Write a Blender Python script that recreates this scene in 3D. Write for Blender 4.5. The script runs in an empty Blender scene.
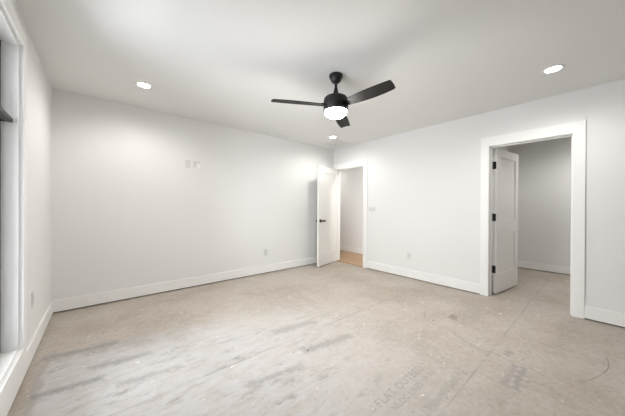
import bpy, bmesh, math, random
from mathutils import Vector, Matrix

# ------------------------------------------------------------------ camera, sky, exposure
S = bpy.context.scene
COL = S.collection
PI = math.pi
H = 2.508                                   # ceiling height
XL, XR, YB, YF = -0.415, 4.011, 3.988, -2.6  # inner wall planes
WT = 0.12                                   # wall thickness
yaw, pit, rol = 0.705273, -0.002867, 0.004844
cam = bpy.data.cameras.new('camera')
cam.sensor_fit = 'HORIZONTAL'
cam.sensor_width = 36.0
cam.lens = 248.92 / 625.0 * 36.0
cam.clip_start = 0.02
cob = bpy.data.objects.new('camera', cam)
COL.objects.link(cob)
Fv = Vector((math.sin(yaw)*math.cos(pit), math.cos(yaw)*math.cos(pit), math.sin(pit)))
Rv = Vector((math.cos(yaw), -math.sin(yaw), 0))
Uv = Rv.cross(Fv)
R2 = Rv*math.cos(rol) + Uv*math.sin(rol)
U2 = Uv*math.cos(rol) - Rv*math.sin(rol)
M = Matrix(((R2.x, U2.x, -Fv.x, 0), (R2.y, U2.y, -Fv.y, 0), (R2.z, U2.z, -Fv.z, 1.2), (0, 0, 0, 1)))
cob.matrix_world = M
S.camera = cob

W = bpy.data.worlds.new('sky')
S.world = W
W.use_nodes = True
bg = W.node_tree.nodes['Background']
bg.inputs[0].default_value = (0.86, 0.93, 1.0, 1)
bg.inputs[1].default_value = 5.3

S.view_settings.view_transform = 'Standard'
S.view_settings.look = 'None'
S.view_settings.gamma = 1.0
S.view_settings.use_curve_mapping = False
S.view_settings.exposure = 1.32

GLOBE_W = 100.0      # emission strengths of the lamps
DOWN_W = 17.0       # watts of each recessed lamp

# daylight entering the window (portals only guide the sky light)
def portal(name, loc, rot, sx, sy):
    l = bpy.data.lights.new(name, 'AREA')
    l.shape = 'RECTANGLE'; l.size = sx; l.size_y = sy
    l.cycles.is_portal = True
    o = bpy.data.objects.new(name, l); COL.objects.link(o)
    o.location = loc; o.rotation_euler = rot
WY0, WY1, WZ0, WZ1 = 1.55, 2.505, 0.25, 2.255       # left window opening
portal('window_portal', (XL-0.10, (WY0+WY1)/2, (WZ0+WZ1)/2), (0, -PI/2, 0), WZ1-WZ0, WY1-WY0)

# ------------------------------------------------------------------ materials
class NT:
    def __init__(s, name):
        s.m = bpy.data.materials.new(name); s.m.use_nodes = True
        s.t = s.m.node_tree; s.b = s.t.nodes['Principled BSDF']
    def n(s, ty, **kw):
        k = s.t.nodes.new(ty)
        for a, b in kw.items(): setattr(k, a, b)
        return k
    def link(s, a, b): s.t.links.new(a, b)
    def val(s, sock, v):
        if isinstance(v, (int, float)): sock.default_value = v
        else: s.link(v, sock)
    def math(s, op, a, b=0.0, c=0.0, clamp=False):
        k = s.n('ShaderNodeMath', operation=op, use_clamp=clamp)
        s.val(k.inputs[0], a); s.val(k.inputs[1], b); s.val(k.inputs[2], c)
        return k.outputs[0]
    def ramp(s, v, a, b):       # smooth 0..1 between a and b
        k = s.n('ShaderNodeMapRange', interpolation_type='SMOOTHSTEP')
        s.val(k.inputs[0], v); k.inputs[1].default_value = a; k.inputs[2].default_value = b
        return k.outputs[0]
    def mix(s, f, a, b):
        k = s.n('ShaderNodeMix', data_type='RGBA')
        s.val(k.inputs[0], f)
        for i, v in ((6, a), (7, b)):
            if isinstance(v, tuple): k.inputs[i].default_value = (*v, 1)
            else: s.link(v, k.inputs[i])
        return k.outputs[2]
    def noise(s, vec, scale, detail=4, rough=0.55):
        k = s.n('ShaderNodeTexNoise'); s.link(vec, k.inputs['Vector'])
        k.inputs['Scale'].default_value = scale; k.inputs['Detail'].default_value = detail
        k.inputs['Roughness'].default_value = rough
        return k.outputs[0]
    def mapping(s, vec, scale=(1, 1, 1), rot=(0, 0, 0), loc=(0, 0, 0)):
        k = s.n('ShaderNodeMapping'); s.link(vec, k.inputs[0])
        k.inputs['Scale'].default_value = scale; k.inputs['Rotation'].default_value = rot
        k.inputs['Location'].default_value = loc
        return k.outputs[0]
    def obj(s): return s.n('ShaderNodeTexCoord').outputs['Object']
    def bump(s, h, strength, dist=0.002):
        k = s.n('ShaderNodeBump'); s.link(h, k.inputs['Height'])
        k.inputs['Strength'].default_value = strength; k.inputs['Distance'].default_value = dist
        s.link(k.outputs[0], s.b.inputs['Normal'])

def paint(name, col, rough, bump_scale=180, bump=0.08, var=0.015):
    t = NT(name); v = t.obj()
    n = t.noise(v, 2.2, 2)
    c2 = tuple(max(0, c-var) for c in col)
    t.link(t.mix(n, c2, col), t.b.inputs['Base Color'])
    t.b.inputs['Roughness'].default_value = rough
    t.b.inputs['Specular IOR Level'].default_value = 0.35
    if bump: t.bump(t.noise(v, bump_scale, 2), bump, 0.0006)
    return t.m
def plain(name, col, rough, metal=0.0):
    t = NT(name); v = t.obj(); n = t.noise(v, 30, 2)
    t.link(t.mix(n, tuple(c*0.92 for c in col), col), t.b.inputs['Base Color'])
    t.b.inputs['Roughness'].default_value = rough; t.b.inputs['Metallic'].default_value = metal
    return t.m
def emit(name, col, strength):
    t = NT(name)
    t.b.inputs['Base Color'].default_value = (0.9, 0.9, 0.88, 1)
    t.b.inputs['Emission Color'].default_value = (*col, 1)
    t.b.inputs['Emission Strength'].default_value = strength
    return t.m

M_WALL = paint('wall_paint', (0.80, 0.793, 0.778), 0.7)
M_CEIL = paint('ceiling_paint', (0.835, 0.828, 0.81), 0.85)
M_TRIM = paint('trim_paint', (0.87, 0.863, 0.845), 0.38, bump=0.0, var=0.008)
M_DOOR = paint('door_paint', (0.83, 0.82, 0.795), 0.4, bump=0.0, var=0.008)
M_PLATE = plain('white_plastic', (0.80, 0.79, 0.765), 0.35)
M_GREYPL = plain('light_grey_plastic', (0.66, 0.65, 0.63), 0.4)
M_BRIGHT = plain('bright_white_plastic', (0.9, 0.9, 0.89), 0.3)
M_OUTLET = plain('outlet_plastic', (0.72, 0.71, 0.69), 0.4)
M_SLOT = plain('dark_slot', (0.38, 0.37, 0.36), 0.6)
M_BLACK = plain('black_metal', (0.006, 0.0055, 0.005), 0.5)
M_FRAME = plain('black_window_frame', (0.015, 0.015, 0.014), 0.4)
M_PLATEWOOD = plain('raw_lumber', (0.10, 0.07, 0.045), 0.9)
M_STEEL = plain('brushed_steel', (0.45, 0.44, 0.42), 0.35, 1.0)
M_LAWN = plain('lawn_green', (0.09, 0.11, 0.06), 0.95)
M_GLOBE = emit('frosted_lamp_glass', (1.0, 0.98, 0.95), GLOBE_W)
M_LENS = emit('downlight_lens', (1.0, 0.98, 0.95), 12.0)


t = NT('dark_blade_wood'); v = t.obj()
n = t.noise(t.mapping(v, (2, 60, 10)), 3, 5)
t.link(t.mix(n, (0.004, 0.0034, 0.003), (0.010, 0.0085, 0.0075)), t.b.inputs['Base Color'])
t.b.inputs['Roughness'].default_value = 0.55; t.b.inputs['Specular IOR Level'].default_value = 0.3
M_BLADE = t.m

t = NT('oak_planks'); v = t.obj()
br = t.n('ShaderNodeTexBrick'); t.link(t.mapping(v, (1, 1, 1), (0, 0, PI/2)), br.inputs['Vector'])
br.inputs['Scale'].default_value = 1.0
br.inputs['Brick Width'].default_value = 0.9; br.inputs['Row Height'].default_value = 0.085
br.inputs['Mortar Size'].default_value = 0.0015
br.inputs['Color1'].default_value = (0.38, 0.235, 0.125, 1); br.inputs['Color2'].default_value = (0.46, 0.30, 0.17, 1)
br.inputs['Mortar'].default_value = (0.16, 0.09, 0.05, 1)
gr = t.noise(t.mapping(v, (40, 2, 1)), 2, 5)
t.link(t.mix(t.math('MULTIPLY', gr, 0.5), br.outputs[0], (0.25, 0.15, 0.08)), t.b.inputs['Base Color'])
t.b.inputs['Roughness'].default_value = 0.4
M_OAK = t.m

# window glass: thin clear pane
t = NT('window_glass')
tr = t.n('ShaderNodeBsdfTransparent'); gl = t.n('ShaderNodeBsdfGlossy'); gl.inputs['Roughness'].default_value = 0.02
fr = t.n('ShaderNodeFresnel'); fr.inputs[0].default_value = 1.45
mx = t.n('ShaderNodeMixShader'); t.link(fr.outputs[0], mx.inputs[0])
t.link(tr.outputs[0], mx.inputs[1]); t.link(gl.outputs[0], mx.inputs[2])
t.link(mx.outputs[0], t.t.nodes['Material Output'].inputs[0])
M_GLASS = t.m

# bare subfloor sheathing with overspray, scuffs, stamps and seams
t = NT('bare_subfloor'); v = t.obj()
sep = t.n('ShaderNodeSeparateXYZ'); t.link(v, sep.inputs[0]); X, Y = sep.outputs[0], sep.outputs[1]
big = t.noise(v, 1.3, 4, 0.6)
mid = t.noise(v, 6.0, 5, 0.65)
streak = t.noise(t.mapping(v, (2.6, 6.5, 1)), 2.4, 7, 0.72)
grit = t.noise(v, 26.0, 5, 0.75)
fine = t.noise(t.mapping(v, (26, 60, 1)), 2.0, 3, 0.75)
c = t.mix(t.ramp(big, 0.36, 0.64), (0.395, 0.338, 0.278), (0.485, 0.432, 0.378))
c = t.mix(t.math('MULTIPLY', t.ramp(mid, 0.42, 0.72), 0.42), c, (0.55, 0.51, 0.465))
c = t.mix(t.math('MULTIPLY', t.ramp(streak, 0.56, 0.78), 0.38), c, (0.31, 0.265, 0.225))
c = t.mix(t.math('MULTIPLY', t.ramp(fine, 0.5, 0.8), 0.22), c, (0.33, 0.29, 0.26))
c = t.mix(t.math('MULTIPLY', t.ramp(grit, 0.5, 0.72), 0.5), c, (0.62, 0.58, 0.53))
c = t.mix(t.math('MULTIPLY', t.ramp(grit, 0.46, 0.30), 0.6), c, (0.23, 0.195, 0.16))
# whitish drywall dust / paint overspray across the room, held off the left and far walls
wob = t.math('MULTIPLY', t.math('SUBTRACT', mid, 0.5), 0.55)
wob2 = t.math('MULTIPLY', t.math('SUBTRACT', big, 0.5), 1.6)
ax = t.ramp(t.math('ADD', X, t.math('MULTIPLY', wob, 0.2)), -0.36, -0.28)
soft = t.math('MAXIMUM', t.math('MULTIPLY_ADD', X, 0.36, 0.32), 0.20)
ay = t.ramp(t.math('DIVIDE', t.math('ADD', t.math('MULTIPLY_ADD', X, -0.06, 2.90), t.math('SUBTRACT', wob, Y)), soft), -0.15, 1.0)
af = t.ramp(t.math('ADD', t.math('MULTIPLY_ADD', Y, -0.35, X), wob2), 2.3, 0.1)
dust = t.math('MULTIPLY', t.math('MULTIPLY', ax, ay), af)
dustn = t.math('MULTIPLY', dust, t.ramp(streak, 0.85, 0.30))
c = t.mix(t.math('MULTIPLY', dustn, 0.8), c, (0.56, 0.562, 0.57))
# grey dirt smears caught in the dust
sm = t.noise(t.mapping(v, (2.4, 6.0, 1), (0, 0, -0.12)), 1.7, 6, 0.72)
c = t.mix(t.math('MULTIPLY', t.math('MULTIPLY', dust, t.ramp(t.math('MULTIPLY_ADD', grit, 0.25, t.math('MULTIPLY', sm, 0.75)), 0.52, 0.66)), 0.85), c, (0.27, 0.26, 0.255))
edge = t.math('MULTIPLY', t.math('MULTIPLY', dust, t.math('SUBTRACT', 1.0, dust)), t.ramp(X, 0.9, -0.2))
c = t.mix(t.math('MULTIPLY', edge, 2.2, clamp=True), c, (0.33, 0.305, 0.285))
# faint grey ink smudges left by mill stamps
def smudge(c, x0, x1, y0, y1, col, amt, slope=0.0, soft=0.05, lo=0.35, hi=0.6):
    yy = t.math('MULTIPLY_ADD', t.math('SUBTRACT', X, (x0+x1)/2), -slope, Y)
    dx = t.math('SUBTRACT', t.math('ABSOLUTE', t.math('SUBTRACT', X, (x0+x1)/2)), (x1-x0)/2)
    dy = t.math('SUBTRACT', t.math('ABSOLUTE', t.math('SUBTRACT', yy, (y0+y1)/2)), (y1-y0)/2)
    dd = t.math('ADD', t.math('MAXIMUM', dx, dy), t.math('MULTIPLY', t.math('SUBTRACT', grit, 0.5), 0.12))
    m_ = t.math('MULTIPLY', t.ramp(dd, soft, -soft*0.3), t.ramp(t.noise(t.mapping(v, (10, 18, 1)), 3.0, 3), lo-0.12, hi-0.12))
    return t.mix(t.math('MULTIPLY', m_, amt), c, col)
c = smudge(c, 1.27, 1.70, 1.985, 2.045, (0.31, 0.295, 0.28), 0.6, -0.15)
c = smudge(c, 1.30, 1.78, 1.555, 1.605, (0.29, 0.28, 0.265), 0.7, -0.17)
c = smudge(c, 2.09, 2.43, 0.365, 0.395, (0.30, 0.28, 0.27), 0.7, 0.0, 0.02)
c = smudge(c, 2.09, 2.43, 0.425, 0.455, (0.30, 0.28, 0.27), 0.6, 0.0, 0.02)
c = smudge(c, 2.52, 2.62, 0.50, 0.53, (0.27, 0.25, 0.23), 0.6, 0.0, 0.02)
c = smudge(c, 2.90, 3.00, 1.04, 1.10, (0.24, 0.20, 0.16), 0.75, 0.2, 0.03)
c = smudge(c, 1.45, 2.05, 0.655, 0.685, (0.33, 0.31, 0.29), 0.5, 0.0, 0.02)
c = smudge(c, 0.75, 1.15, 1.50, 1.53, (0.30, 0.285, 0.27), 0.6, -0.2, 0.03)
c = smudge(c, 3.10, 3.45, 0.92, 1.02, (0.38, 0.35, 0.32), 0.45, 0.2, 0.06)
c = smudge(c, -0.33, 0.10, 2.80, 2.83, (0.27, 0.255, 0.24), 0.7, -0.12, 0.04)
c = smudge(c, -0.32, 0.0, 2.28, 2.31, (0.26, 0.25, 0.24), 0.75, -0.1, 0.04)
c = smudge(c, -0.05, 0.30, 2.42, 2.45, (0.29, 0.28, 0.27), 0.7, -0.12, 0.04)
c = smudge(c, 0.10, 0.45, 2.08, 2.10, (0.30, 0.29, 0.28), 0.6, -0.15, 0.04)
# sheet seams every 1.22 m
sy = t.math('ABSOLUTE', t.math('SUBTRACT', t.math('MODULO', t.math('ADD', Y, 4.88-0.612), 1.22), 0.0))
sy = t.math('MINIMUM', sy, t.math('SUBTRACT', 1.22, sy))
sy = t.math('ADD', sy, t.math('MULTIPLY', t.math('SUBTRACT', mid, 0.5), 0.004))
seam = t.math('MULTIPLY', t.ramp(sy, 0.0055, 0.0015), t.ramp(t.noise(v, 1.7, 4), 0.42, 0.60))
c = t.mix(t.math('MULTIPLY', seam, 0.6), c, (0.17, 0.155, 0.145))
halo = t.math('MULTIPLY', t.ramp(sy, 0.03, 0.004), 0.12)
c = t.mix(halo, c, (0.33, 0.30, 0.275))
# paint and joint-compound drips
for sc, th, gate in ((5.0, 0.085, 0.40), (11.0, 0.13, 0.62), (2.6, 0.060, 0.40), (17.0, 0.16, 0.70)):
    vo = t.n('ShaderNodeTexVoronoi'); vo.inputs['Scale'].default_value = sc
    wv = t.n('ShaderNodeVectorMath', operation='ADD'); t.link(t.mapping(v, (0.75, 1.5, 1), (0, 0, 0.5)), wv.inputs[0])
    nz = t.n('ShaderNodeTexNoise'); nz.inputs['Scale'].default_value = 22; t.link(v, nz.inputs['Vector'])
    sc_ = t.n('ShaderNodeVectorMath', operation='SCALE'); t.link(nz.outputs['Color'], sc_.inputs[0]); sc_.inputs['Scale'].default_value = 0.13
    t.link(sc_.outputs[0], wv.inputs[1]); t.link(wv.outputs[0], vo.inputs['Vector'])
    rc = t.n('ShaderNodeSeparateColor'); t.link(vo.outputs['Color'], rc.inputs[0])
    d = t.math('MULTIPLY', t.ramp(vo.outputs['Distance'], th, th*0.55), t.ramp(rc.outputs[0], gate, gate+0.3))
    c = t.mix(t.math('MULTIPLY', d, 0.75), c, (0.80, 0.785, 0.75))
vo = t.n('ShaderNodeTexVoronoi'); vo.inputs['Scale'].default_value = 5.3
t.link(t.mapping(v, (1, 1, 1), (0, 0, 0.6), (3.3, 1.7, 0)), vo.inputs['Vector'])
rc = t.n('ShaderNodeSeparateColor'); t.link(vo.outputs['Color'], rc.inputs[0])
c = t.mix(t.math('MULTIPLY', t.math('MULTIPLY', t.ramp(vo.outputs['Distance'], 0.045, 0.03), t.ramp(rc.outputs[1], 0.45, 0.75)), 0.7), c, (0.16, 0.14, 0.12))
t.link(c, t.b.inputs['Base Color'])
t.link(t.math('MULTIPLY_ADD', mid, 0.2, 0.42), t.b.inputs['Roughness'])
t.b.inputs['Specular IOR Level'].default_value = 0.4
t.bump(t.math('ADD', t.math('MULTIPLY', fine, 0.5), streak), 0.25, 0.002)
M_FLOOR = t.m
M_CRACK = plain('dried_chalk_line', (0.25, 0.22, 0.19), 0.9)
M_INK = plain('faded_grey_ink', (0.40, 0.375, 0.35), 0.9)
M_NAIL = plain('nail_head', (0.05, 0.045, 0.04), 0.6)

# ------------------------------------------------------------------ mesh helpers
def box(bm, x0, x1, y0, y1, z0, z1, bev=0.0, mat=None):
    vs = [bm.verts.new(p) for p in ((x0,y0,z0),(x1,y0,z0),(x1,y1,z0),(x0,y1,z0),(x0,y0,z1),(x1,y0,z1),(x1,y1,z1),(x0,y1,z1))]
    fs = [bm.faces.new([vs[i] for i in f]) for f in ((3,2,1,0),(4,5,6,7),(0,1,5,4),(1,2,6,5),(2,3,7,6),(3,0,4,7))]
    if bev:
        es = {e for f in fs for e in f.edges}
        bmesh.ops.bevel(bm, geom=list(es), offset=bev, segments=2, affect='EDGES', profile=0.7)
def lathe(bm, prof, seg=48, cx=0, cy=0):
    rings = []
    for r, z in prof:
        if r < 1e-6: rings.append([bm.verts.new((cx, cy, z))])
        else: rings.append([bm.verts.new((cx+r*math.cos(2*PI*i/seg), cy+r*math.sin(2*PI*i/seg), z)) for i in range(seg)])
    for a, b in zip(rings, rings[1:]):
        for i in range(seg):
            j = (i+1) % seg
            if len(a) == 1: bm.faces.new((a[0], b[i], b[j]))
            elif len(b) == 1: bm.faces.new((a[i], b[0], a[j]))
            else: bm.faces.new((a[i], b[i], b[j], a[j]))
def tube(bm, pts, r, seg=12):
    pts = [Vector(p) for p in pts]; rings = []
    for i, p in enumerate(pts):
        d = (pts[min(i+1, len(pts)-1)] - pts[max(i-1, 0)]).normalized()
        a = d.orthogonal().normalized() if i == 0 else (a - d*a.dot(d)).normalized()
        b = d.cross(a)
        rings.append([bm.verts.new(p + (a*math.cos(2*PI*k/seg) + b*math.sin(2*PI*k/seg))*r) for k in range(seg)])
    for u, w in zip(rings, rings[1:]):
        for k in range(seg): bm.faces.new((u[k], u[(k+1)%seg], w[(k+1)%seg], w[k]))
    bm.faces.new(rings[0][::-1]); bm.faces.new(rings[-1])
def build(name, bm, mat, parent=None, smooth=False, loc=None):
    bmesh.ops.recalc_face_normals(bm, faces=bm.faces[:])
    me = bpy.data.meshes.new(name); bm.to_mesh(me); bm.free()
    me.materials.append(mat)
    if smooth:
        for p in me.polygons: p.use_smooth = True
        try: me.set_sharp_from_angle(angle=math.radians(35))
        except Exception: pass
    o = bpy.data.objects.new(name, me); COL.objects.link(o)
    if parent: o.parent = parent
    if loc: o.location = loc
    return o
def boxes(name, lst, mat, parent=None, bev=0.0):
    bm = bmesh.new()
    for b in lst: box(bm, *b, bev=bev)
    return build(name, bm, mat, parent)
def struct(o): o['kind'] = 'structure'; return o
def empty(name, loc, rz=0):
    o = bpy.data.objects.new(name, None); COL.objects.link(o); o.location = loc; o.rotation_euler = (0, 0, rz)
    o.empty_display_size = 0.1
    return o
def tag(o, label, cat, group=None):
    o['label'] = label; o['category'] = cat
    if group: o['group'] = group
    return o

# ------------------------------------------------------------------ the room shell
CX1, CY0, CY1 = 6.43, -0.60, 1.30        # closet far wall, side walls
HX1, HY1 = 5.10, 5.6                  # hallway far wall, end
D1Y0, D1Y1, DTOP = 0.238, 1.015, 2.032    # closet opening (clear)
D2Y0, D2Y1 = 3.130, 3.897               # hall opening (clear)
J = 0.018                               # jamb thickness
XO = XR + WT

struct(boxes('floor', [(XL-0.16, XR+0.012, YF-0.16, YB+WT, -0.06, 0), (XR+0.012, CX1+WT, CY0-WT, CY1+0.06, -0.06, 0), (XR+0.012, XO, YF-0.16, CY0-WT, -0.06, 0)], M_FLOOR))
struct(boxes('floor_hall', [(XR+0.012, HX1+WT, CY1+0.06, HY1+WT, -0.06, 0.012)], M_OAK))
struct(boxes('ceiling', [(XL-0.16, CX1+WT, YF-0.16, HY1+WT, H, H+0.1)], M_CEIL))

G = 0.014       # drywall and base stop this far above the subfloor
def wall(name, segs):       # segs: boxes; the ones that start at the floor get a recessed sill plate below
    o = struct(boxes(name, [(a, b, c_, d, max(e, G), f) for a, b, c_, d, e, f in segs], M_WALL))
    pl = [(a+0.02 if b-a < 0.3 else a, b-0.02 if b-a < 0.3 else b, c_+0.02 if d-c_ < 0.3 else c_, d-0.02 if d-c_ < 0.3 else d, 0, G) for a, b, c_, d, e, f in segs if e < G]
    if pl: boxes('sill_plate', pl, M_PLATEWOOD, o)
    return o
wall('wall_back', [(XL-0.16, XR, YB, YB+WT, 0, H)])
wall('wall_left', [(XL-0.16, XL, YF, WY0, 0, H), (XL-0.16, XL, WY1, YB, 0, H), (XL-0.16, XL, WY0, WY1, 0, WZ0), (XL-0.16, XL, WY0, WY1, WZ1, H)])
wall('wall_front', [(XL-0.16, XO, YF-0.16, YF, 0, H)])
wall('wall_right', [(XR, XO, YF, D1Y0-J, 0, H), (XR, XO, D1Y1+J, D2Y0-J, 0, H), (XR, XO, D2Y1+J, HY1, 0, H),
                    (XR, XO, D1Y0-J, D1Y1+J, DTOP+J, H), (XR, XO, D2Y0-J, D2Y1+J, DTOP+J, H)])
wall('wall_closet_far', [(CX1, CX1+WT, CY0, CY1, 0, H)])
wall('wall_closet_side', [(XO, HX1+WT if HX1 > CX1 else CX1+WT, CY1, CY1+WT, 0, H)])
wall('wall_closet_near', [(XO, CX1+WT, CY0-WT, CY0, 0, H)])
wall('wall_hall_far', [(HX1, HX1+WT, CY1+WT, HY1, 0, H)])
wall('wall_hall_end', [(XR, HX1+WT, HY1, HY1+WT, 0, H)])

# baseboards: 1x6 boards with an eased top, raised a little off the subfloor
BH, BT = 0.145, 0.015
def base(name, x0, x1, y0, y1, z=G):
    return struct(boxes(name, [(x0, x1, y0, y1, z, BH)], M_TRIM, bev=0.002))
base('baseboard_back', XL+BT, XR-0.02, YB-BT, YB)
base('baseboard_left', XL, XL+BT, YF+BT, YB-BT)
CW, CT = 0.096, 0.018      # casing width and thickness
c1a, c1b = D1Y0-0.004, D1Y1+0.004
c2a, c2b = D2Y0-0.004, D2Y1+0.004
base('baseboard_right', XR-BT, XR, c1b+CW, c2a-CW+0.010)
base('baseboard_right_near', XR-BT, XR, YF+BT, c1a-CW)
base('baseboard_front', XL+BT, XR-BT, YF, YF+BT)
base('baseboard_closet_far', CX1-BT, CX1, CY0, CY1)
base('baseboard_closet_side', XO, CX1-BT, CY1-BT, CY1)
base('baseboard_hall_far', HX1-BT, HX1, CY1+WT, HY1, 0.012)

# door casings (flat boards; the head runs over the legs)
def casing(name, ya, yb, yl=None):
    yl = yl or yb+CW
    bm = bmesh.new()
    box(bm, XR-CT, XR, ya-CW, ya, 0.003, DTOP+0.004, bev=0.0015)
    box(bm, XR-CT, XR, yb, yl, 0.003, DTOP+0.004, bev=0.0015)
    box(bm, XR-CT-0.001, XR, ya-CW, yl, DTOP+0.004, DTOP+0.128, bev=0.0015)
    o = struct(build(name, bm, M_TRIM)); return o
casing('trim_1', c1a, c1b)
casing('trim_2', c2a+0.006, c2b, YB-0.002)
def back_casing(name, ya, yb, z0):
    bm = bmesh.new()
    box(bm, XO, XO+CT, ya-CW, ya, z0, DTOP+0.004, bev=0.0015)
    box(bm, XO, XO+CT, yb, yb+CW, z0, DTOP+0.004, bev=0.0015)
    box(bm, XO, XO+CT+0.001, ya-CW, yb+CW, DTOP+0.004, DTOP+0.128, bev=0.0015)
    struct(build(name, bm, M_TRIM))
back_casing('trim_3', c1a, c1b, 0.003)
back_casing('trim_4', c2a, c2b, 0.014)

# ------------------------------------------------------------------ doors
LT, LH = 0.035, 2.005
def leaf_mesh(L, flip):
    """two-panel shaker leaf: local x 0..L from the hinge, y 0..LT (or -LT..0), z 0..LH"""
    bm = bmesh.new()
    st, top, mid0, mid1, bot = 0.105, 0.115, 0.84, 1.0, 0.25
    rails = [(0, st, 0, LH), (L-st, L, 0, LH), (st, L-st, LH-top, LH), (st, L-st, mid0, mid1), (st, L-st, 0, bot)]
    y0, y1 = (-LT, 0) if flip else (0, LT)
    for a, b, z0, z1 in rails: box(bm, a, b, y0, y1, z0, z1)
    for z0, z1 in ((bot, mid0), (mid1, LH-top)):
        box(bm, st, L-st, y0+0.011, y1-0.011, z0, z1)
        for ya, yb in ((y0+0.005, y0+0.0112), (y1-0.0112, y1-0.005)):        # small sticking step round the panel
            box(bm, st, st+0.012, ya, yb, z0, z1); box(bm, L-st-0.012, L-st, ya, yb, z0, z1)
            box(bm, st, L-st, ya, yb, z0, z0+0.012); box(bm, st, L-st, ya, yb, z1-0.012, z1)
    return bm
def hinge_mesh(side, z):
    """knuckle at the pin plus a leaf let into the door edge and one on the jamb"""
    bm = bmesh.new()
    lathe(bm, [(0, z-0.052), (0.0075, z-0.052), (0.0075, z+0.052), (0, z+0.052)], 16)
    y0, y1 = (-LT+0.004, 0.0) if side < 0 else (0.0, LT-0.004)
    box(bm, -0.0025, 0.0005, y0, y1, z-0.05, z+0.05)
    return bm
def lever_mesh(sgn, y, toward):
    """round rose, short neck and a straight lever"""
    bm = bmesh.new()
    def disc(r, ya, yb):
        n = 24
        A = [bm.verts.new((r*math.cos(2*PI*i/n), ya, r*math.sin(2*PI*i/n))) for i in range(n)]
        B = [bm.verts.new((r*math.cos(2*PI*i/n), yb, r*math.sin(2*PI*i/n))) for i in range(n)]
        for i in range(n): bm.faces.new((A[i], A[(i+1)%n], B[(i+1)%n], B[i]))
        bm.faces.new(A[::-1]); bm.faces.new(B)
    disc(0.034, y, y+sgn*0.010); disc(0.012, y+sgn*0.010, y+sgn*0.048)
    ya, yb = sorted((y+sgn*0.040, y+sgn*0.058))
    xa, xb = sorted((-0.012*toward, 0.115*toward))
    box(bm, xa, xb, ya, yb, -0.016, 0.016, bev=0.004)
    return bm
def make_door(name, pin, rz, L, flip, y0, y1, jz, hinge_label):
    root = empty(name, (0, 0, 0)); struct(root)
    # jamb lining with stop
    bm = bmesh.new()
    xa, xb = XR-0.0005, XO+0.0005
    box(bm, xa, xb, y0-J, y0, jz, DTOP+J); box(bm, xa, xb, y1, y1+J, jz, DTOP+J); box(bm, xa, xb, y0, y1, DTOP, DTOP+J)
    sx0, sx1 = (XO-LT-0.040, XO-LT-0.003) if flip else (XR+LT+0.003, XR+LT+0.040)
    box(bm, sx0, sx1, y0, y0+0.011, jz, DTOP); box(bm, sx0, sx1, y1-0.011, y1, jz, DTOP); box(bm, sx0, sx1, y0+0.011, y1-0.011, DTOP-0.011, DTOP)
    build('door_jamb', bm, M_TRIM, root)
    lf = build('door_leaf', leaf_mesh(L, flip), M_DOOR, root)
    lf.location = (pin[0], pin[1], pin[2]); lf.rotation_euler = (0, 0, rz)
    for z in (0.33, 1.05, 1.77):
        h = build('hinge', hinge_mesh(-1 if flip else 1, z), M_BLACK, lf, True); h['label'] = hinge_label
    return root, lf
# closet door: hinged on the left jamb, swung into the closet
dr1, lf1 = make_door('door_1', (XO+0.022, D1Y1-0.012, 0.022), -0.135, 0.758, True, D1Y0, D1Y1, 0.002, 'black butt hinge')
for z in (0.33, 1.05, 1.77):       # hinge leaves on the jamb
    boxes('hinge_plate', [(XO-0.034, XO+0.021, D1Y1-0.0035, D1Y1+0.0005, z-0.03, z+0.075)], M_BLACK, dr1)
for sgn in (-1, 1):
    h = build('door_lever', lever_mesh(sgn, -LT if sgn < 0 else 0, -1), M_STEEL if sgn < 0 else M_STEEL, lf1, True, (0.758-0.06, 0, 0.915)) if sgn > 0 else None
boxes('latch_plate', [(0.7578, 0.7592, -0.030, -0.005, 0.885, 0.945)], M_STEEL, lf1)
# hall door: hinged on the left jamb, swung into the room in front of the far wall
dr2, lf2 = make_door('door_2', (XR-0.006, D2Y1-0.004, 0.022), math.radians(194.4), 0.752, False, D2Y0, D2Y1, 0.013, 'black butt hinge')
for sgn in (-1, 1):
    h = build('door_lever', lever_mesh(sgn, LT if sgn > 0 else 0, -1), M_BLACK, lf2, True, (0.752-0.062, 0, 0.905))
    h['label'] = 'black door lever on round rose'

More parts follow.
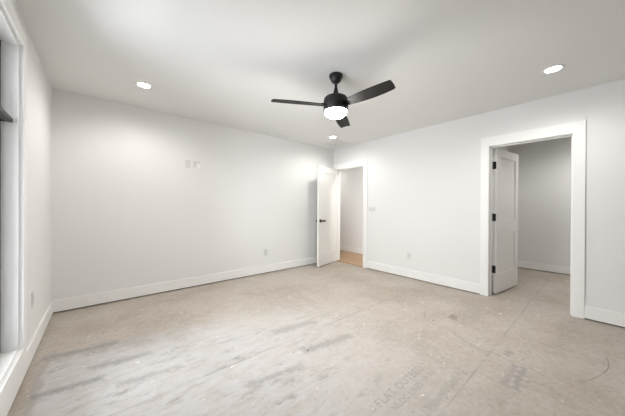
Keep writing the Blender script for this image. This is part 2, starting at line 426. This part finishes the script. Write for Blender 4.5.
# ------------------------------------------------------------------ windows
def window(name, axis, a0, a1, z0, z1, wallpos, inward, bar_z):
    """black framed window set back in a white jamb; axis 'y' = in a wall of constant x"""
    root = struct(empty(name, (0, 0, 0)))
    def B(bm, d0, d1, a, b, za, zb, bev=0.0):    # d = depth from the wall face, positive to the outside
        p0, p1 = sorted((wallpos - inward*d0, wallpos - inward*d1))
        if axis == 'y': box(bm, p0, p1, a, b, za, zb, bev)
        else: box(bm, a, b, p0, p1, za, zb, bev)
    bm = bmesh.new(); k = 0.006
    B(bm, -0.003, 0.16, a0-0.012, a0+k, z0-0.012, z1+0.012); B(bm, -0.003, 0.16, a1-0.001, a1+0.012, z0-0.012, z1+0.012)
    B(bm, -0.003, 0.16, a0+k, a1-0.001, z1-0.002, z1+0.012); B(bm, -0.003, 0.16, a0+k, a1-0.001, z0-0.012, z0+0.002)
    build('jamb_lining', bm, M_TRIM, root)
    bm = bmesh.new(); T = 0.025; q = 0.010
    B(bm, -T, 0, a0-CW, a0-q, z0-q, z1+q, 0.0015); B(bm, -T, 0, a1+q, a1+CW, z0-q, z1+q, 0.0015)
    B(bm, -T-0.001, 0, a0-CW, a1+CW, z1+q, z1+0.105, 0.0015)
    B(bm, -T-0.001, 0, a0-CW, a1+CW, BH, z0-q, 0.0015)
    build('window_casing', bm, M_TRIM, root)
    f0, f1 = 0.072, 0.125
    bm = bmesh.new(); w = 0.045
    B(bm, f0, f1, a0+k, a0+k+w, z0, z1); B(bm, f0, f1, a1-w, a1-0.001, z0, z1)
    B(bm, f0, f1, a0, a1, z1-w, z1-0.004); B(bm, f0, f1, a0, a1, z0+0.004, z0+w)
    build('window_frame', bm, M_FRAME, root)
    bm = bmesh.new()
    B(bm, 0.021, f1+0.005, a0+k, a1-0.002, bar_z[0], bar_z[1], 0.002)
    build('cross_bar', bm, M_FRAME, root)
    bm = bmesh.new()
    B(bm, 0.095, 0.101, a0+0.03, a1-0.03, z0+0.03, z1-0.03)
    build('pane', bm, M_GLASS, root)
    return root
window('window_1', 'y', WY0, WY1, WZ0, WZ1, XL, 1, (1.742, 1.768))

# ------------------------------------------------------------------ ceiling fan
FAN = (1.771, 1.732)
fan = tag(empty('ceiling_fan', (FAN[0], FAN[1], H)), 'black three-blade ceiling fan with a lit white globe light', 'ceiling fan')
bm = bmesh.new(); lathe(bm, [(0, 0), (0.066, 0), (0.068, -0.012), (0.066, -0.028), (0.056, -0.036), (0.050, -0.058), (0.036, -0.072), (0.0, -0.074)])
build('canopy', bm, M_BLACK, fan, True)
bm = bmesh.new(); lathe(bm, [(0, -0.06), (0.013, -0.06), (0.013, -0.125), (0.017, -0.128), (0.020, -0.15), (0.030, -0.19), (0.040, -0.212), (0.044, -0.226), (0, -0.228)], 32)
build('downrod', bm, M_BLACK, fan, True)
bm = bmesh.new(); lathe(bm, [(0, -0.214), (0.075, -0.216), (0.105, -0.223), (0.116, -0.236), (0.120, -0.252), (0.120, -0.284), (0.117, -0.286), (0.117, -0.290), (0.121, -0.292), (0.121, -0.353), (0.117, -0.360), (0, -0.360)], 64)
build('motor_housing', bm, M_BLACK, fan, True)
bm = bmesh.new()
prof = [(0.107, -0.358)] + [(0.107*math.cos(a)**0.7, -0.360-0.060*math.sin(a)) for a in [i*PI/2/14 for i in range(0, 14)]] + [(0, -0.420)]
lathe(bm, prof, 64)
gl_ = build('globe_light', bm, M_GLOBE, fan, True); gl_['label'] = 'lit frosted white globe'
def blade_mesh():
    bm = bmesh.new(); n = 28; th = 0.0075
    r0, r1 = 0.105, 0.63
    up, lo = [], []
    for i in range(n+1):
        s_ = i/n; r = r0 + (r1-r0)*s_
        a = 0.042 + 0.026*math.sin(PI*min(1, s_*0.9))        # leading edge, bowed
        b = 0.045 + 0.020*math.sin(PI*min(1, s_*0.72))
        if s_ > 0.95:
            q = (s_-0.95)/0.05; a -= 0.006*q*q; b -= 0.003*q*q
        skew = 0.014*s_
        up.append((r - 0.012*max(0, (s_-0.9)/0.1), a)); lo.append((r, -b))
    T = []; Bt = []
    for (xa, ya), (xb, yb_) in zip(up, lo):
        rowT, rowB = [], []
        for k in range(7):
            q = k/6; x = xa+(xb-xa)*q; y = ya+(yb_-ya)*q
            z = 0.006*(1-(2*q-1)**2)
            rowT.append(bm.verts.new((x, y, z+th/2))); rowB.append(bm.verts.new((x, y, z-th/2)))
        T.append(rowT); Bt.append(rowB)
    for i in range(n):
        for k in range(6):
            bm.faces.new((T[i][k], T[i][k+1], T[i+1][k+1], T[i+1][k])); bm.faces.new((Bt[i][k], Bt[i+1][k], Bt[i+1][k+1], Bt[i][k+1]))
        for k in (0, 6): bm.faces.new((T[i][k], T[i+1][k], Bt[i+1][k], Bt[i][k]))
    for i in (0, n):
        for k in range(6): bm.faces.new((T[i][k], T[i][k+1], Bt[i][k+1], Bt[i][k]))
    return bm
bl0 = build('fan_blade', blade_mesh(), M_BLADE, fan, True)
bm = bmesh.new(); box(bm, 0.075, 0.155, -0.026, 0.026, 0.004, 0.014, bev=0.002)
bk0 = build('blade_bracket', bm, M_BLACK, bl0)
for i, ang in enumerate((153.5, 33.5, -88.0)):
    if i == 0: b = bl0
    else:
        b = bl0.copy(); COL.objects.link(b); b.parent = fan
        k = bk0.copy(); COL.objects.link(k); k.parent = b
    b.location = (0, 0, -0.305)
    b.rotation_euler = (math.radians(-12), math.radians(1.0), math.radians(ang))

# ------------------------------------------------------------------ recessed ceiling lights
def downlight(name, x, y, label, group, watts=DOWN_W):
    root = tag(empty(name, (x, y, H)), label, 'ceiling light', group)
    bm = bmesh.new(); lathe(bm, [(0.056, 0.0), (0.080, 0.0), (0.080, -0.003), (0.072, -0.0065), (0.060, -0.0065), (0.056, -0.003), (0.056, 0.0)], 48)
    build('trim_ring', bm, M_BRIGHT, root, True)
    bm = bmesh.new(); lathe(bm, [(0, -0.001), (0.057, -0.001), (0.057, -0.003), (0.045, -0.0045), (0, -0.005)], 48)
    build('lens', bm, M_LENS, root, True)
    l = bpy.data.lights.new('lamp', 'SPOT'); l.energy = watts; l.color = (1.0, 0.98, 0.95)
    l.spot_size = math.radians(166); l.spot_blend = 0.7; l.shadow_soft_size = 0.045
    lo = bpy.data.objects.new('lamp', l); COL.objects.link(lo); lo.parent = root; lo.location = (0, 0, -0.012)
    return root
gp = 'recessed ceiling lights'
downlight('recessed_light', 0.354, 3.228, 'round lit recessed ceiling light near the left wall, left of the fan', gp)
downlight('recessed_light', 3.285, 3.285, 'round lit recessed ceiling light next to the air vent, above the open hall door', gp)
downlight('recessed_light', 3.230, 0.322, 'round lit recessed ceiling light in front of the closet doorway, right of the fan', gp)
downlight('recessed_light', 4.55, 2.45, 'unseen fill light added at the near end of the hallway', gp, 56.0)  # added out of view to brighten the hall and the open door leaf
downlight('recessed_light', 4.50, 5.05, 'unseen fill light added at the far end of the hallway', gp, 13.0)  # second added lamp, out of view, evens out the hall wall
downlight('recessed_light', 5.45, 0.15, 'unseen fill light added inside the closet', gp, 25.0)  # invented lamp, out of view, lifts the closet brightness

# ------------------------------------------------------------------ ceiling air vent and small disc
vent = tag(empty('air_vent', (3.69, 3.535, H)), 'square white air vent on the ceiling near the far corner', 'air vent')
def ring(bm, r0, r1, z0, z1):   # square ring sloping from half-size r0 at z0 to r1 at z1
    A = [bm.verts.new((sx*r0, sy_*r0, z0)) for sx, sy_ in ((-1,-1),(1,-1),(1,1),(-1,1))]
    Bq = [bm.verts.new((sx*r1, sy_*r1, z1)) for sx, sy_ in ((-1,-1),(1,-1),(1,1),(-1,1))]
    A2 = [bm.verts.new((q.co.x, q.co.y, q.co.z+0.0015)) for q in A]; B2 = [bm.verts.new((q.co.x, q.co.y, q.co.z+0.0015)) for q in Bq]
    for i in range(4):
        j = (i+1) % 4
        bm.faces.new((A[i], A[j], Bq[j], Bq[i])); bm.faces.new((A2[i], B2[i], B2[j], A2[j]))
        bm.faces.new((A[i], A2[i], A2[j], A[j])); bm.faces.new((Bq[i], Bq[j], B2[j], B2[i]))
bm = bmesh.new(); ring(bm, 0.195, 0.165, -0.008, -0.012); ring(bm, 0.195, 0.1945, -0.008, -0.0015)
build('frame', bm, M_PLATE, vent)
for r in (0.155, 0.118, 0.081, 0.044):
    bm = bmesh.new(); ring(bm, r, r-0.022, -0.0105, -0.0075); build('louver', bm, M_PLATE, vent)
bm = bmesh.new(); box(bm, -0.165, 0.165, -0.165, 0.165, -0.006, -0.0005); build('duct_backing', bm, M_PLATE, vent)

sd = tag(empty('smoke_detector', (2.465, 3.73, H)), 'small round white detector on the ceiling left of the air vent', 'smoke detector')
bm = bmesh.new(); lathe(bm, [(0, 0), (0.052, 0), (0.052, -0.012), (0.046, -0.024), (0.030, -0.030), (0, -0.031)], 40); build('housing', bm, M_PLATE, sd, True)
bm = bmesh.new(); lathe(bm, [(0.046, -0.013), (0.0535, -0.013), (0.0535, -0.017), (0.046, -0.017), (0.046, -0.013)], 40); build('vent_ring', bm, M_GREYPL, sd, True)

# ------------------------------------------------------------------ wall plates (local: plate in xz, facing -y)
def plate_base(bm, w, h): box(bm, -w/2, w/2, -0.006, 0, -h/2, h/2, bev=0.002)
def outlet(loc, rz, label, mat=M_OUTLET):
    r = tag(empty('wall_outlet', loc, rz), label, 'outlet', 'duplex wall outlets')
    bm = bmesh.new(); plate_base(bm, 0.072, 0.116); build('cover_plate', bm, mat, r)
    for s_ in (-1, 1):
        bm = bmesh.new(); box(bm, -0.017, 0.017, -0.0085, -0.005, s_*0.0205-0.0145, s_*0.0205+0.0145, bev=0.002)
        f = build('receptacle', bm, M_OUTLET, r)
        bm = bmesh.new()
        for dx in (-0.0065, 0.0065): box(bm, dx-0.0012, dx+0.0012, -0.0089, -0.0083, s_*0.0205-0.001, s_*0.0205+0.008)
        box(bm, -0.002, 0.002, -0.0089, -0.0083, s_*0.0205-0.010, s_*0.0205-0.006)
        build('slots', bm, M_SLOT, f)
    bm = bmesh.new(); box(bm, -0.003, 0.003, -0.0072, -0.0055, -0.003, 0.003, bev=0.001); build('screw', bm, M_OUTLET, r)
    return r
outlet((2.285, YB, 0.378), 0, 'white outlet low on the far wall, above its baseboard')
outlet((XR, 2.164, 0.378), -PI/2, 'white outlet low on the right wall between the two doorways')
outlet((XL, 2.965, 0.453), PI/2, 'white outlet low on the left wall beside the window')
outlet((0.979, YB, 1.829), 0, 'white outlet high on the far wall, left of the box with a bright insert')

lv = tag(empty('media_plate', (1.098, YB, 1.838)), 'white two-gang media box high on the far wall with a bright lower insert', 'wall box')
bm = bmesh.new()
for a in ((-0.056, 0.056, 0.046, 0.058), (-0.056, 0.056, -0.058, -0.046), (-0.056, -0.044, -0.046, 0.046), (0.044, 0.056, -0.046, 0.046)): box(bm, a[0], a[1], -0.007, 0, a[2], a[3])
build('bracket_frame', bm, M_PLATE, lv)
bm = bmesh.new(); box(bm, -0.044, 0.044, -0.002, 0, -0.046, 0.046); build('recess', bm, M_OUTLET, lv)
bm = bmesh.new(); box(bm, 0.0, 0.046, -0.024, -0.001, -0.052, 0.004, bev=0.003); q = build('insert', bm, M_BRIGHT, lv); q['label'] = 'bright white insert'
bm = bmesh.new(); box(bm, -0.032, -0.012, -0.005, -0.001, -0.036, 0.030, bev=0.001); build('jack_strip', bm, M_GREYPL, lv)

sw = tag(empty('light_switch', (XR, 2.925, 1.170), -PI/2), 'white triple rocker light switch beside the hall doorway', 'light switch')
bm = bmesh.new(); plate_base(bm, 0.163, 0.116); build('cover_plate', bm, M_PLATE, sw)
for s_ in (-1, 0, 1):
    bm = bmesh.new(); x = s_*0.046
    vs = [bm.verts.new(p) for p in ((x-0.0165, -0.006, -0.033), (x+0.0165, -0.006, -0.033), (x+0.0165, -0.006, 0.033), (x-0.0165, -0.006, 0.033),
                                    (x-0.0165, -0.0115, -0.033), (x+0.0165, -0.0115, -0.033), (x+0.0165, -0.0075, 0.033), (x-0.0165, -0.0075, 0.033))]
    for f in ((0,1,2,3),(4,5,6,7),(0,1,5,4),(1,2,6,5),(2,3,7,6),(3,0,4,7)): bm.faces.new([vs[i] for i in f])
    build('rocker', bm, M_GREYPL, sw)

# ------------------------------------------------------------------ marks on the subfloor
flo = bpy.data.objects['floor']
def ribbon(bm, pts, w, z=0.0006):
    P = [Vector((x, y, z)) for x, y in pts]
    Q = []                                           # Catmull-Rom
    for i in range(len(P)-1):
        a, b, c_, d = P[max(i-1, 0)], P[i], P[i+1], P[min(i+2, len(P)-1)]
        for k in range(5):
            u = k/5
            Q.append(0.5*((2*b) + (c_-a)*u + (2*a-5*b+4*c_-d)*u*u + (3*b-a-3*c_+d)*u**3))
    Q.append(P[-1]); L_ = []
    random.seed(4)
    for i, p in enumerate(Q):
        d = (Q[min(i+1, len(Q)-1)] - Q[max(i-1, 0)]).normalized(); n_ = Vector((-d.y, d.x, 0))
        ww = w*(0.6+0.7*random.random())*(0.4 if i in (0, len(Q)-1) else 1)
        L_.append((bm.verts.new(p+n_*ww/2), bm.verts.new(p-n_*ww/2)))
    for (a, b), (c_, d) in zip(L_, L_[1:]): bm.faces.new((a, b, d, c_))
M_FAINT = plain('faint_chalk_line', (0.33, 0.295, 0.26), 0.9)
bm = bmesh.new()
ribbon(bm, [(2.677, 1.245), (2.611, 1.122), (2.623, 1.03), (2.601, 0.956), (2.528, 0.861), (2.49, 0.783), (2.445, 0.678)], 0.0045)
ribbon(bm, [(2.445, 0.678), (2.486, 0.597), (2.467, 0.532), (2.457, 0.472), (2.477, 0.414), (2.443, 0.328), (2.398, 0.228)], 0.0045)
build('drawn_line', bm, M_CRACK, flo)
bm = bmesh.new()
ribbon(bm, [(2.96, 1.354), (2.812, 1.332), (2.677, 1.245)], 0.006)
ribbon(bm, [(2.532, 0.115), (2.601, 0.07), (2.67, 0.039), (2.825, -0.007), (2.975, -0.027), (3.116, -0.012)], 0.007)
build('drawn_line', bm, M_FAINT, flo)
for x, y in ((2.704, 1.183), (1.325, 1.606)):
    bm = bmesh.new(); lathe(bm, [(0, 0.002), (0.007, 0.0016), (0.008, 0.0)], 12, x, y); build('nail_head', bm, M_NAIL, flo)
def stamp(txt, x, y, size, sx):
    cu = bpy.data.curves.new('stamp', 'FONT'); cu.body = txt; cu.size = size; cu.space_character = 1.1; cu.offset = 0.0014
    ob = bpy.data.objects.new('tmp', cu); COL.objects.link(ob)
    bpy.context.view_layer.update()
    me = bpy.data.meshes.new_from_object(ob.evaluated_get(bpy.context.evaluated_depsgraph_get()))
    bpy.data.objects.remove(ob)
    w = max(v_.co.x for v_ in me.vertices)
    me.name = 'printed_text'; me.materials.clear(); me.materials.append(M_INK)
    for v_ in me.vertices: v_.co = Vector((v_.co.x*sx/w, v_.co.y, 0))
    o = bpy.data.objects.new('printed_text', me); COL.objects.link(o); o.parent = flo; o.location = (x, y, 0.0007)
stamp('FLAT OUTBED', 1.28, 0.865, 0.080, 0.56)
stamp('NLOC LINES UP 70', 1.33, 0.790, 0.058, 0.52)
